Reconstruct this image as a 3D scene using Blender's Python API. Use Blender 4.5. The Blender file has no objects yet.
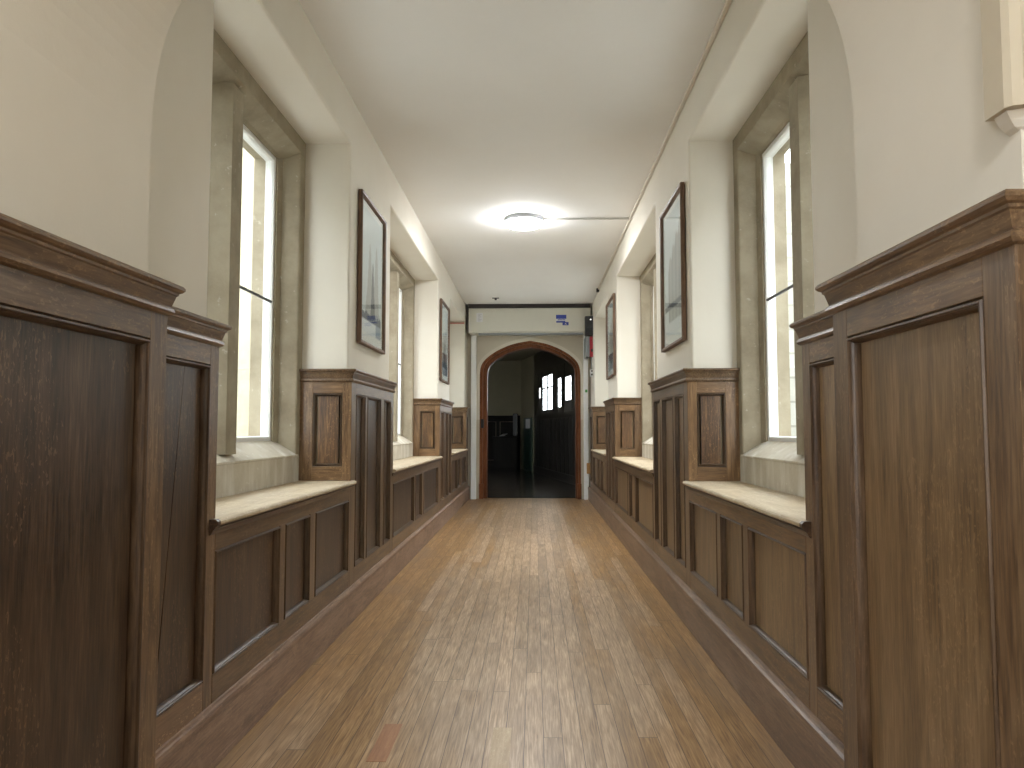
import bpy, bmesh, math, random
from mathutils import Vector, Matrix
random.seed(11)
S = bpy.context.scene
COL = S.collection

# ------------------------------------------------------------------ materials
def nt(name):
    m = bpy.data.materials.new(name); m.use_nodes = True
    t = m.node_tree; b = t.nodes['Principled BSDF']
    return m, t, b
def N(t, typ, **kw):
    n = t.nodes.new(typ)
    for k, v in kw.items():
        if k in n.inputs: n.inputs[k].default_value = v
        else: setattr(n, k, v)
    return n
def ramp(t, fac, stops):
    r = t.nodes.new('ShaderNodeValToRGB'); e = r.color_ramp.elements
    while len(e) < len(stops): e.new(.5)
    for i, (p, c) in enumerate(stops):
        e[i].position = p; e[i].color = (*c, 1)
    t.links.new(fac, r.inputs[0]); return r.outputs[0]
def mapping(t, scale, rot=(0, 0, 0), loc=(0, 0, 0), coord='Object'):
    tc = t.nodes.new('ShaderNodeTexCoord'); mp = t.nodes.new('ShaderNodeMapping')
    mp.inputs['Scale'].default_value = scale; mp.inputs['Rotation'].default_value = rot; mp.inputs['Location'].default_value = loc
    t.links.new(tc.outputs[coord], mp.inputs[0]); return mp.outputs[0]
def mix(t, fac, a, b, mode='MIX'):
    n = t.nodes.new('ShaderNodeMix'); n.data_type = 'RGBA'; n.blend_type = mode
    for s, v in ((n.inputs[0], fac), (n.inputs[6], a), (n.inputs[7], b)):
        if isinstance(v, (int, float)): s.default_value = v
        elif isinstance(v, tuple): s.default_value = (*v, 1)
        else: t.links.new(v, s)
    return n.outputs[2]
def math_(t, op, a, b=0.0):
    n = t.nodes.new('ShaderNodeMath'); n.operation = op
    for s, v in ((n.inputs[0], a), (n.inputs[1], b)):
        if isinstance(v, (int, float)): s.default_value = v
        else: t.links.new(v, s)
    return n.outputs[0]
def noise(t, vec, scale, detail=4, rough=.55, dist=0):
    n = t.nodes.new('ShaderNodeTexNoise')
    n.inputs['Scale'].default_value = scale; n.inputs['Detail'].default_value = detail
    n.inputs['Roughness'].default_value = rough; n.inputs['Distortion'].default_value = dist
    t.links.new(vec, n.inputs['Vector']); return n.outputs[0]
def bump(t, b, h, strength, dist=.002):
    n = t.nodes.new('ShaderNodeBump'); n.inputs['Strength'].default_value = strength; n.inputs['Distance'].default_value = dist
    t.links.new(h, n.inputs['Height']); t.links.new(n.outputs[0], b.inputs['Normal'])

def oak(name, axis, dark, mid, light, rough=.38, fleck=.35, worn=None, spec=.5):
    m, t, b = nt(name)
    ax = 'XYZ'.index(axis)
    oi = t.nodes.new('ShaderNodeObjectInfo')
    def vec(along, across):
        s = [across] * 3; s[ax] = along
        tc = t.nodes.new('ShaderNodeTexCoord'); mp = t.nodes.new('ShaderNodeMapping'); mp.inputs['Scale'].default_value = s
        t.links.new(tc.outputs['Object'], mp.inputs[0])
        ad = t.nodes.new('ShaderNodeVectorMath'); ad.operation = 'ADD'
        rv = math_(t, 'MULTIPLY', oi.outputs['Random'], 37.0)
        cb = t.nodes.new('ShaderNodeCombineXYZ')
        for i in range(3): t.links.new(rv, cb.inputs[i])
        t.links.new(mp.outputs[0], ad.inputs[0]); t.links.new(cb.outputs[0], ad.inputs[1])
        return ad.outputs[0]
    grain = noise(t, vec(11, 150), 1, 6, .62, .3)
    fig = noise(t, vec(1.6, 14), 1, 3, .5, 1.2)
    tone = noise(t, vec(1.5, 3), 1, 2)
    g = math_(t, 'ADD', math_(t, 'MULTIPLY', grain, .6), math_(t, 'MULTIPLY', fig, .4))
    c = ramp(t, g, [(.37, dark), (.51, mid), (.66, light)])
    c = mix(t, math_(t, 'MULTIPLY', tone, .55), c, dark)
    # medullary flecks: short pale lens shapes crossing the grain
    fl = noise(t, vec(60, 150), 1, 2, .5, 1.0)
    area = noise(t, vec(2.2, 4.5), 1, 2)
    fm = math_(t, 'MULTIPLY', math_(t, 'GREATER_THAN', fl, .615), math_(t, 'GREATER_THAN', area, .50))
    c = mix(t, math_(t, 'MULTIPLY', fm, fleck), c, tuple(min(1, x * 2.1) for x in light))
    if worn:
        w = noise(t, vec(7, 9), 1, 4, .65, .6)
        wm = math_(t, 'MULTIPLY', math_(t, 'SUBTRACT', w, .55), 5.0)
        wm = math_(t, 'MINIMUM', math_(t, 'MAXIMUM', wm, 0.0), .75)
        c = mix(t, wm, c, worn)
    hs = t.nodes.new('ShaderNodeHueSaturation')
    t.links.new(math_(t, 'ADD', math_(t, 'MULTIPLY', oi.outputs['Random'], .34), .83), hs.inputs['Value'])
    t.links.new(c, hs.inputs['Color']); t.links.new(hs.outputs[0], b.inputs['Base Color'])
    r = math_(t, 'ADD', math_(t, 'MULTIPLY', grain, .22), rough - .1)
    t.links.new(r, b.inputs['Roughness'])
    b.inputs['Specular IOR Level'].default_value = spec
    bump(t, b, grain, .25, .0012)
    return m

def oakset(prefix, *a, **k):
    return {ax: oak(prefix + ' grain ' + ax, ax, *a, **k) for ax in 'XYZ'}
OAK = oakset('aged oak', (.058, .031, .014), (.158, .093, .046), (.270, .176, .098), fleck=.16, spec=.4)
PANEL = oakset('shaded oak panel', (.026, .014, .008), (.074, .041, .022), (.150, .090, .048), fleck=.28, spec=.4)  # left-wall copy, darker: the shade on that side is put into the colour
PANEL_LIT = oakset('lit oak panel', (.088, .050, .021), (.200, .122, .057), (.305, .205, .112), fleck=.12, spec=.4)  # right-wall copy, lighter: the light falling there is put into the colour
ENDOAK = oakset('honey oak', (.080, .042, .018), (.195, .108, .048), (.330, .204, .100), fleck=.2)
ENDPANEL = oakset('figured oak panel', (.050, .026, .013), (.130, .068, .030), (.330, .175, .068), fleck=.15)
SKIRTR = oakset('brown skirting oak', (.085, .050, .030), (.180, .113, .072), (.290, .196, .130), rough=.42, fleck=.08)
SKIRT = oakset('reddish skirting oak', (.140, .080, .050), (.300, .185, .120), (.440, .295, .205), rough=.45, fleck=.08, worn=(.36, .23, .145))
PALEOAK = oakset('pale new oak', (.15, .085, .045), (.25, .150, .085), (.36, .235, .14), rough=.5)
SEATOAK = oakset('worn seat oak', (.36, .27, .165), (.52, .42, .28), (.66, .56, .41), rough=.5, fleck=.2, worn=(.60, .52, .40))
NOSE = oakset('dark moulding oak', (.036, .020, .010), (.092, .053, .027), (.165, .102, .056), fleck=.08, rough=.36, spec=.4)
FRAMEWOOD = oakset('picture frame wood', (.08, .045, .026), (.16, .092, .054), (.24, .145, .09), rough=.55, fleck=.05)
PATCH = oakset('red repair board', (.26, .115, .055), (.36, .175, .085), (.46, .25, .13), fleck=.05)
PALEPATCH = oakset('pale floor board', (.33, .22, .11), (.46, .33, .19), (.58, .44, .28), fleck=.1)
BLACKWOOD = oakset('black stained oak', (.005, .004, .003), (.012, .010, .008), (.025, .020, .017), rough=.30, fleck=.1)
DULLBLACK = oakset('dull black oak', (.004, .003, .003), (.009, .008, .006), (.018, .015, .012), rough=.6, fleck=.05, spec=.12)
GREYWOOD = oakset('greyed oak', (.05, .045, .04), (.09, .082, .074), (.14, .13, .12))
REDWOOD = oakset('red brown door wood', (.09, .028, .010), (.22, .078, .030), (.32, .13, .055), rough=.5, fleck=.06, spec=.2)

def plaster(name, col, col2, rough=.8, sc=1.3):
    m, t, b = nt(name)
    v = mapping(t, (1, 1, 1))
    n1 = noise(t, v, sc, 4, .6); n2 = noise(t, v, 38, 3, .6)
    c = ramp(t, n1, [(.35, col2), (.62, col)])
    t.links.new(c, b.inputs['Base Color']); b.inputs['Roughness'].default_value = rough
    b.inputs['Specular IOR Level'].default_value = .25
    bump(t, b, math_(t, 'ADD', n2, math_(t, 'MULTIPLY', noise(t, v, 6, 2), 1.5)), .12, .004)
    return m
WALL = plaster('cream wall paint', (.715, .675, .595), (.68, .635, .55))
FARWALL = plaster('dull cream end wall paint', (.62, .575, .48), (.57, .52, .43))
CEIL = plaster('white ceiling paint', (.82, .815, .80), (.80, .79, .77))
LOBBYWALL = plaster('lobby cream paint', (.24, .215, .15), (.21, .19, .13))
CREAMSTONE = plaster('cream painted stone', (.56, .50, .39), (.51, .45, .345), .7, 5)

def stone(name, a, bcol, c3, streak=0.0):
    m, t, b = nt(name)
    v = mapping(t, (1, 1, 1)); vs = mapping(t, (8, 8, 1.3))
    n1 = noise(t, v, 5, 6, .65); n2 = noise(t, v, 60, 4, .6); n3 = noise(t, vs, 1, 4, .6)
    c = ramp(t, n1, [(.33, bcol), (.6, a)])
    sp = math_(t, 'GREATER_THAN', noise(t, v, 26, 4, .7), .66)
    c = mix(t, math_(t, 'MULTIPLY', sp, .5), c, c3)
    if streak:
        sm = math_(t, 'MULTIPLY', math_(t, 'MAXIMUM', math_(t, 'SUBTRACT', n3, .5), 0.0), streak)
        c = mix(t, math_(t, 'MINIMUM', sm, .8), c, c3)
    t.links.new(c, b.inputs['Base Color']); b.inputs['Roughness'].default_value = .85
    b.inputs['Specular IOR Level'].default_value = .25
    bump(t, b, math_(t, 'ADD', n2, n1), .35, .004)
    return m
STONE = stone('window limestone', (.33, .285, .205), (.235, .195, .135), (.50, .46, .38))
SILLSTONE = stone('washed sill limestone', (.52, .47, .38), (.42, .365, .28), (.72, .70, .65), 3.0)

def blockstone(name, c1, c2, mortar):
    m, t, b = nt(name)
    tc = t.nodes.new('ShaderNodeTexCoord'); sx = t.nodes.new('ShaderNodeSeparateXYZ'); cb = t.nodes.new('ShaderNodeCombineXYZ')
    t.links.new(tc.outputs['Object'], sx.inputs[0])
    t.links.new(math_(t, 'ADD', sx.outputs[0], sx.outputs[1]), cb.inputs[0]); t.links.new(sx.outputs[2], cb.inputs[1])
    br = t.nodes.new('ShaderNodeTexBrick'); t.links.new(cb.outputs[0], br.inputs['Vector'])
    br.inputs['Color1'].default_value = (*c1, 1); br.inputs['Color2'].default_value = (*c2, 1); br.inputs['Mortar'].default_value = (*mortar, 1)
    br.inputs['Scale'].default_value = 1; br.inputs['Brick Width'].default_value = .55; br.inputs['Row Height'].default_value = .26; br.inputs['Mortar Size'].default_value = .012
    n1 = noise(t, mapping(t, (1, 1, 1)), 9, 5, .6)
    c = mix(t, math_(t, 'MULTIPLY', n1, .35), br.outputs[0], c2, 'MULTIPLY')
    t.links.new(c, b.inputs['Base Color']); b.inputs['Roughness'].default_value = .9
    return m
EXTSTONE = blockstone('pale ashlar', (.46, .46, .42), (.40, .395, .34), (.30, .295, .26))
EXTYELLOW = stone('yellow limestone pier', (.46, .42, .30), (.40, .355, .24), (.48, .45, .34))

def plain(name, col, rough=.5, metal=0, spec=.5):
    m, t, b = nt(name)
    n = noise(t, mapping(t, (1, 1, 1)), 14, 3)
    c = mix(t, math_(t, 'MULTIPLY', n, .25), col, tuple(x * .75 for x in col))
    t.links.new(c, b.inputs['Base Color'])
    b.inputs['Roughness'].default_value = rough; b.inputs['Metallic'].default_value = metal; b.inputs['Specular IOR Level'].default_value = spec
    return m
WHITE = plain('white casement paint', (.78, .78, .76), .4)
LEAD = plain('dark glazing bar metal', (.10, .105, .12), .5)
BOXCREAM = plain('cream shutter steel', (.62, .61, .54), .45)
RAILWHITE = plain('white rail steel', (.93, .95, .97), .3)
LAMPGREY = plain('lamp rim plastic', (.45, .47, .50), .5)
GREY = plain('grey plastic', (.30, .33, .35), .5)
BLACK = plain('black plastic', (.010, .011, .013), .4)
RED = plain('red plastic', (.42, .015, .03), .4)
BLUE = plain('blue sticker', (.022, .045, .30), .4)
LABELGREY = plain('label grey print', (.40, .40, .42), .6)
LABELWHITE = plain('white label', (.66, .66, .68), .5)
TAN = plain('tan wood block', (.42, .22, .07), .5)
GREEN = plain('green sticker', (.10, .40, .12), .5)
DARKGREEN = plain('dark green paint', (.010, .030, .022), .4)
DARKGAP = plain('dark brown board', (.022, .014, .012), .5)
PINKWIRE = plain('red cable sheath', (.50, .20, .15), .5)
CONDUIT = plain('grey white conduit', (.50, .49, .46), .5)
TRUNK = plain('cream conduit', (.66, .61, .52), .5)
GRAVEL = plain('courtyard gravel', (.44, .43, .40), .9)
MOUNT = plain('mount card', (.66, .67, .66), .7)
BRASS = plain('brass', (.55, .38, .14), .35, 1)

def glass(name, tint=(.97, .985, .98), base=0.0):
    m = bpy.data.materials.new(name); m.use_nodes = True; t = m.node_tree
    t.nodes.remove(t.nodes['Principled BSDF']); out = t.nodes['Material Output']
    tr = N(t, 'ShaderNodeBsdfTransparent'); tr.inputs[0].default_value = (*tint, 1)
    gl = N(t, 'ShaderNodeBsdfGlossy'); gl.inputs['Roughness'].default_value = .03
    fr = N(t, 'ShaderNodeFresnel'); fr.inputs['IOR'].default_value = 1.45
    mx = N(t, 'ShaderNodeMixShader')
    ge = N(t, 'ShaderNodeNewGeometry')   # reflect at the front of the thin pane only
    fac = math_(t, 'MULTIPLY', fr.outputs[0], math_(t, 'SUBTRACT', 1.0, ge.outputs['Backfacing']))
    t.links.new(fac, mx.inputs[0]); t.links.new(tr.outputs[0], mx.inputs[1]); t.links.new(gl.outputs[0], mx.inputs[2])
    t.links.new(mx.outputs[0], out.inputs[0]); return m
GLASS = glass('window glass')
PICGLASS = glass('picture glass')

def floor_mat(name, lobby=False):
    m, t, b = nt(name)
    tc = t.nodes.new('ShaderNodeTexCoord'); sx = t.nodes.new('ShaderNodeSeparateXYZ')
    t.links.new(tc.outputs['Object'], sx.inputs[0])
    X, Y = sx.outputs[0], sx.outputs[1]
    W = .062
    xs = math_(t, 'DIVIDE', math_(t, 'ADD', X, 20.0), W)
    ix = math_(t, 'FLOOR', xs); fx = math_(t, 'FRACT', xs)
    wn = t.nodes.new('ShaderNodeTexWhiteNoise'); wn.noise_dimensions = '1D'; t.links.new(ix, wn.inputs['W'])
    ys = math_(t, 'DIVIDE', math_(t, 'ADD', math_(t, 'ADD', Y, 40.0), math_(t, 'MULTIPLY', wn.outputs[0], 7.0)), 2.1)
    iy = math_(t, 'FLOOR', ys); fy = math_(t, 'FRACT', ys)
    cb = t.nodes.new('ShaderNodeCombineXYZ'); t.links.new(ix, cb.inputs[0]); t.links.new(iy, cb.inputs[1])
    w2 = t.nodes.new('ShaderNodeTexWhiteNoise'); w2.noise_dimensions = '2D'; t.links.new(cb.outputs[0], w2.inputs['Vector'])
    rnd = w2.outputs[0]
    # grain, shifted per board
    gv = t.nodes.new('ShaderNodeCombineXYZ')
    t.links.new(math_(t, 'MULTIPLY', X, 190.0), gv.inputs[0]); t.links.new(math_(t, 'MULTIPLY', Y, 7.0), gv.inputs[1]); t.links.new(math_(t, 'MULTIPLY', rnd, 60.0), gv.inputs[2])
    grain = noise(t, gv.outputs[0], 1, 5, .6, .5)
    fv = t.nodes.new('ShaderNodeCombineXYZ')
    t.links.new(math_(t, 'MULTIPLY', X, 26.0), fv.inputs[0]); t.links.new(math_(t, 'MULTIPLY', Y, 2.2), fv.inputs[1]); t.links.new(math_(t, 'MULTIPLY', rnd, 30.0), fv.inputs[2])
    fig = noise(t, fv.outputs[0], 1, 3, .5, 2.0)
    if lobby:
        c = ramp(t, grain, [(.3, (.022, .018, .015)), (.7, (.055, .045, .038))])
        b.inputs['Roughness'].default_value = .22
    else:
        g = math_(t, 'ADD', math_(t, 'MULTIPLY', grain, .74), math_(t, 'MULTIPLY', fig, .26))
        warm = ramp(t, g, [(.36, (.180, .090, .031)), (.5, (.315, .178, .072)), (.64, (.46, .295, .138))])
        grey = ramp(t, g, [(.36, (.185, .116, .064)), (.5, (.335, .228, .138)), (.64, (.49, .360, .240))])
        # foot traffic has worn the middle of the floor to a greyer, paler brown, board by board
        mid = math_(t, 'ABSOLUTE', math_(t, 'ADD', X, .06))
        edge = noise(t, mapping(t, (2.2, .55, 1)), 1.3, 3, .6)
        wear = math_(t, 'ADD', math_(t, 'SUBTRACT', .62, mid), math_(t, 'MULTIPLY', math_(t, 'SUBTRACT', edge, .5), 1.1))
        wear = math_(t, 'ADD', wear, math_(t, 'MULTIPLY', math_(t, 'SUBTRACT', rnd, .5), .35))
        wear = math_(t, 'MINIMUM', math_(t, 'MAXIMUM', math_(t, 'MULTIPLY', wear, 4.0), 0.0), 1.0)
        c = mix(t, wear, warm, grey)
        blotch = noise(t, mapping(t, (3.2, .9, 1)), 1.5, 4, .6)
        c = mix(t, math_(t, 'MINIMUM', math_(t, 'MAXIMUM', math_(t, 'MULTIPLY', math_(t, 'SUBTRACT', blotch, .5), 2.6), 0.0), .6), c, (.235, .160, .104))
        hs = t.nodes.new('ShaderNodeHueSaturation')
        t.links.new(math_(t, 'ADD', math_(t, 'MULTIPLY', rnd, .30), .85), hs.inputs['Value'])
        t.links.new(c, hs.inputs['Color']); c = hs.outputs[0]
        r = math_(t, 'ADD', math_(t, 'MULTIPLY', grain, .22), .27)
        t.links.new(r, b.inputs['Roughness'])
    gap = math_(t, 'MAXIMUM', math_(t, 'LESS_THAN', fx, .042), math_(t, 'LESS_THAN', fy, .0018))
    c = mix(t, math_(t, 'MULTIPLY', gap, .75), c, (.04, .024, .014))
    t.links.new(c, b.inputs['Base Color'])
    h = math_(t, 'SUBTRACT', math_(t, 'MULTIPLY', grain, .3), gap)
    bump(t, b, h, .25, .001)
    return m
FLOOR = floor_mat('strip oak floor')
FLOORLOBBY = floor_mat('dark lobby floor', True)

def emit(name, col, s):
    m = bpy.data.materials.new(name); m.use_nodes = True; t = m.node_tree
    b = t.nodes['Principled BSDF']; b.inputs['Base Color'].default_value = (.9, .9, .9, 1)
    b.inputs['Emission Color'].default_value = (*col, 1); b.inputs['Emission Strength'].default_value = s
    return m
LAMPLIGHT = emit('lit lamp diffuser', (.95, .975, 1.0), 74)
LED = emit('small indicator light', (1, 1, .9), 1.5)

# ------------------------------------------------------------------ mesh helpers
def finish(name, bm, mat, parent=None, loc=None, smooth=False, doubles=True):
    if doubles: bmesh.ops.remove_doubles(bm, verts=bm.verts, dist=1e-6)
    bmesh.ops.recalc_face_normals(bm, faces=bm.faces)
    base = Vector(parent['base']) if parent is not None else Vector(loc or (0, 0, 0))
    for v in bm.verts: v.co -= base
    me = bpy.data.meshes.new(name); bm.to_mesh(me); bm.free()
    mats = mat if isinstance(mat, (list, tuple)) else [mat]
    for m in mats: me.materials.append(m)
    if smooth:
        for p in me.polygons: p.use_smooth = True
    o = bpy.data.objects.new(name, me); COL.objects.link(o)
    if parent is not None:
        root = parent
        o.parent = root
    else:
        o.location = base
    o['base'] = tuple(base)
    return o
def tag(o, label, cat, group=None, kind=None):
    o['label'] = label; o['category'] = cat
    if group: o['group'] = group
    if kind: o['kind'] = kind
    return o
def thing(name, loc, label, cat, group=None, kind='thing'):
    o = bpy.data.objects.new(name, None); COL.objects.link(o)
    o.location = loc; o.empty_display_size = .1; o['base'] = tuple(loc)
    return tag(o, label, cat, group, kind)
def box(bm, a, b, bev=0.0):
    x0, x1 = sorted((a[0], b[0])); y0, y1 = sorted((a[1], b[1])); z0, z1 = sorted((a[2], b[2]))
    vs = [bm.verts.new(p) for p in ((x0, y0, z0), (x1, y0, z0), (x1, y1, z0), (x0, y1, z0), (x0, y0, z1), (x1, y0, z1), (x1, y1, z1), (x0, y1, z1))]
    fs = [bm.faces.new([vs[i] for i in q]) for q in ((3, 2, 1, 0), (4, 5, 6, 7), (0, 1, 5, 4), (1, 2, 6, 5), (2, 3, 7, 6), (3, 0, 4, 7))]
    if bev:
        es = list({e for f in fs for e in f.edges})
        bmesh.ops.bevel(bm, geom=es, offset=bev, segments=2, profile=.5, affect='EDGES')
def boxobj(name, a, b, mat, parent=None, bev=.0, loc=None):
    bm = bmesh.new(); box(bm, a, b, bev)
    return finish(name, bm, mat, parent, loc)
def off2d(path, d, closed):
    n = len(path); out = []
    for i in range(n):
        p = Vector(path[i])
        def nrm(a, b):
            e = (Vector(b) - Vector(a)).normalized(); return Vector((-e.y, e.x))
        if closed or 0 < i < n - 1:
            n1 = nrm(path[i - 1], path[i]); n2 = nrm(path[i], path[(i + 1) % n])
            m = (n1 + n2); m = m / max(.15, (1 + n1.dot(n2)))
        elif i == 0: m = nrm(path[0], path[1])
        else: m = nrm(path[-2], path[-1])
        out.append(p + m * d)
    return out
def sweep(bm, path, prof, closed, fmap, cap=True):
    """profile points (offset to the left of the path, height) swept with mitres; profile is a closed loop"""
    rings = []
    for (o, h) in prof:
        rings.append([bm.verts.new(fmap(p.x, p.y, h)) for p in off2d(path, o, closed)])
    n = len(path); k = len(prof)
    for i in range(k):
        a, b = rings[i], rings[(i + 1) % k]
        for j in range(n if closed else n - 1):
            j2 = (j + 1) % n
            bm.faces.new((a[j], a[j2], b[j2], b[j]))
    if cap and not closed:
        bm.faces.new([r[0] for r in rings]); bm.faces.new([r[-1] for r in rings][::-1])
def prism(bm, pts, fa, fb):
    a = [bm.verts.new(fa(*p)) for p in pts]; b = [bm.verts.new(fb(*p)) for p in pts]
    n = len(pts)
    bm.faces.new(a[::-1]); bm.faces.new(b)
    for i in range(n): bm.faces.new((a[i], a[(i + 1) % n], b[(i + 1) % n], b[i]))
def tube(bm, pts, r, seg=8):
    rings = []
    for i, p in enumerate(pts):
        p = Vector(p)
        d = (Vector(pts[min(i + 1, len(pts) - 1)]) - Vector(pts[max(i - 1, 0)])).normalized()
        u = d.orthogonal().normalized(); w = d.cross(u)
        if rings and abs(d.dot(Vector((0, 0, 1)))) < .9:
            u = d.cross(Vector((0, 0, 1))).normalized(); w = d.cross(u)
        elif abs(d.dot(Vector((0, 0, 1)))) < .9:
            u = d.cross(Vector((0, 0, 1))).normalized(); w = d.cross(u)
        rings.append([bm.verts.new(p + (u * math.cos(2 * math.pi * k / seg) + w * math.sin(2 * math.pi * k / seg)) * r) for k in range(seg)])
    for a, b in zip(rings, rings[1:]):
        for k in range(seg): bm.faces.new((a[k], a[(k + 1) % seg], b[(k + 1) % seg], b[k]))
    bm.faces.new(rings[0][::-1]); bm.faces.new(rings[-1])
def lathe(bm, prof, c, seg=40):
    rings = []
    for r, z in prof:
        if r < 1e-6: rings.append([bm.verts.new((c[0], c[1], z))])
        else: rings.append([bm.verts.new((c[0] + r * math.cos(2 * math.pi * k / seg), c[1] + r * math.sin(2 * math.pi * k / seg), z)) for k in range(seg)])
    for a, b in zip(rings, rings[1:]):
        for k in range(seg):
            k2 = (k + 1) % seg
            if len(a) == 1: bm.faces.new((a[0], b[k], b[k2]))
            elif len(b) == 1: bm.faces.new((a[k], a[k2], b[0]))
            else: bm.faces.new((a[k], a[k2], b[k2], b[k]))

# ------------------------------------------------------------------ measures (metres)
CZ = 2.795                                   # ceiling
FX = {-1: .958, 1: .795}                      # face of the panelling
WX = {-1: .985, 1: .825}                      # plaster face
STX = {-1: 1.230, 1: 1.060}                   # stone face in the recesses
NX = {-1: .810, 1: .650}                      # face of the pier casing under the near arch
JX = {-1: .868, 1: .706}                      # jamb of the near arch
REC = {-1: [(2.250, 3.980), (5.115, 7.715), (8.785, 10.705)], 1: [(2.255, 4.000), (5.125, 7.585), (8.505, 10.440)]}
PIER = {-1: [(3.955, 5.140), (7.690, 8.810), (10.680, 10.950)], 1: [(3.975, 5.150), (7.560, 8.530), (10.415, 10.950)]}
STILE = {-1: (1.645, 2.215, 2.275), 1: (1.665, 2.215, 2.275)}   # tall bay beside the near pier: start, panel end, end
SOFF = 2.540
YE = 11.150                                  # far wall with the arch
YB = -3.0
SIDE = {-1: 'left', 1: 'right'}

# ------------------------------------------------------------------ walls, floor, ceiling
def grid_wall(name, ys, zs, solid, x0, x1, mat, label, bev=.012):
    bm = bmesh.new()
    V = {}
    def v(i, j):
        if (i, j) not in V: V[(i, j)] = bm.verts.new((x0, ys[i], zs[j]))
        return V[(i, j)]
    fs = []
    for i in range(len(ys) - 1):
        for j in range(len(zs) - 1):
            if solid((ys[i] + ys[i + 1]) / 2, (zs[j] + zs[j + 1]) / 2):
                fs.append(bm.faces.new((v(i, j), v(i + 1, j), v(i + 1, j + 1), v(i, j + 1))))
    r = bmesh.ops.extrude_face_region(bm, geom=fs)
    for e in r['geom']:
        if isinstance(e, bmesh.types.BMVert): e.co.x = x1
    bmesh.ops.recalc_face_normals(bm, faces=bm.faces)
    ed = [e for e in bm.edges if len(e.link_faces) == 2 and e.calc_face_angle(0) > .5 and max(abs(q.co.x - x0) for q in e.verts) < 1e-5]
    bmesh.ops.bevel(bm, geom=ed, offset=bev, segments=3, profile=.5, affect='EDGES')
    o = finish(name, bm, mat)
    return tag(o, label, 'wall', kind='structure')
BACK_OPENING = (-2.60, -.40)  # unseen opening added behind the camera to let daylight in
for s in (-1, 1):
    ys = sorted({YB, BACK_OPENING[0], BACK_OPENING[1], YE + .3, *[y for r in REC[s] for y in r]})
    zs = [0, .80, 1.2, SOFF, CZ + .1]
    def solid(y, z, s=s):
        if z > SOFF: return True
        if y > 1.66 and y < YE and z < 1.2: return False
        if any(a < y < b for a, b in REC[s]): return False
        if s < 0 and BACK_OPENING[0] < y < BACK_OPENING[1] and z > .80: return False
        return True
    ys = sorted({*ys, 1.66, YE})
    o = grid_wall('wall_' + SIDE[s], ys, zs, solid, s * WX[s], s * (STX[s] + .22), WALL, 'cream plastered %s wall of the corridor with deep window recesses' % SIDE[s])
    bm = bmesh.new()          # brick core behind the hollow panelling
    for a, b in zip([1.66] + [r[1] for r in REC[s]], [r[0] for r in REC[s]] + [YE]): box(bm, (s * (WX[s] + .10), a, 0), (s * (STX[s] + .22), b, 1.21))
    finish('masonry_core', bm, STONE, o)
tag(boxobj('floor', (-1.5, YB, -.08), (1.4, YE + .12, 0), FLOOR), 'long floor of narrow worn oak strips down the corridor', 'floor', kind='structure')
fl = bpy.data.objects['floor']
boxobj('repair_board', (-.510, 2.345, .0002), (-.450, 2.64, .0012), PATCH['Y'], fl, .0004)
boxobj('pale_board', (-.140, 2.20, .0002), (-.078, 2.62, .0010), PALEPATCH['Y'], fl, .0004)
tag(boxobj('ceiling', (-1.0, YB, CZ), (.85, YE + .1, CZ + .08), CEIL), 'flat white painted corridor ceiling', 'ceiling', kind='structure')
tag(boxobj('wall_near', (-1.5, YB - .2, 0), (1.4, YB, CZ), WALL), 'plain cream wall closing the corridor behind the viewer', 'wall', kind='structure')

def catmull(pts, n):
    out = []
    for i in range(len(pts) - 1):
        p0 = pts[max(i - 1, 0)]; p1 = pts[i]; p2 = pts[i + 1]; p3 = pts[min(i + 2, len(pts) - 1)]
        for k in range(n):
            u = k / n
            out.append(tuple(.5 * ((2 * b) + (-a + c) * u + (2 * a - 5 * b + 4 * c - d) * u * u + (-a + 3 * b - 3 * c + d) * u ** 3) for a, b, c, d in zip(p0, p1, p2, p3)))
    out.append(pts[-1]); return out
HALF = catmull([(0, 0), (.012, .18), (.045, .33), (.11, .46), (.23, .605), (.42, .765), (.68, .91), (1, 1)], 4)
def tudor(xl, xr, zs, za):
    """points of a four-centred arch from the left springing over the apex to the right springing"""
    c = (xl + xr) / 2
    l = [(xl + (c - xl) * u, zs + (za - zs) * v) for u, v in HALF]
    r = [(xr - (xr - c) * u, zs + (za - zs) * v) for u, v in HALF]
    return l + r[::-1][1:]
def arch_slab(name, y0, y1, xl, xr, zs, za, ox0, ox1, oz, mat, label, cat, bev=.012):
    bm = bmesh.new()
    inner = [(xl, 0)] + tudor(xl, xr, zs, za) + [(xr, 0)]
    pts = [(ox0, 0)] + inner + [(ox1, 0), (ox1, oz), (ox0, oz)]
    prism(bm, pts, lambda x, z: (x, y0, z), lambda x, z: (x, y1, z))
    return tag(finish(name, bm, mat), label, cat, kind='structure')
arch_slab('trim_1', 1.10, 1.66, -JX[-1], JX[1], 1.66, 2.44, -.99, .83, CZ, WALL, 'near plaster arch crossing the corridor on its panelled piers', 'arch')

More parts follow.
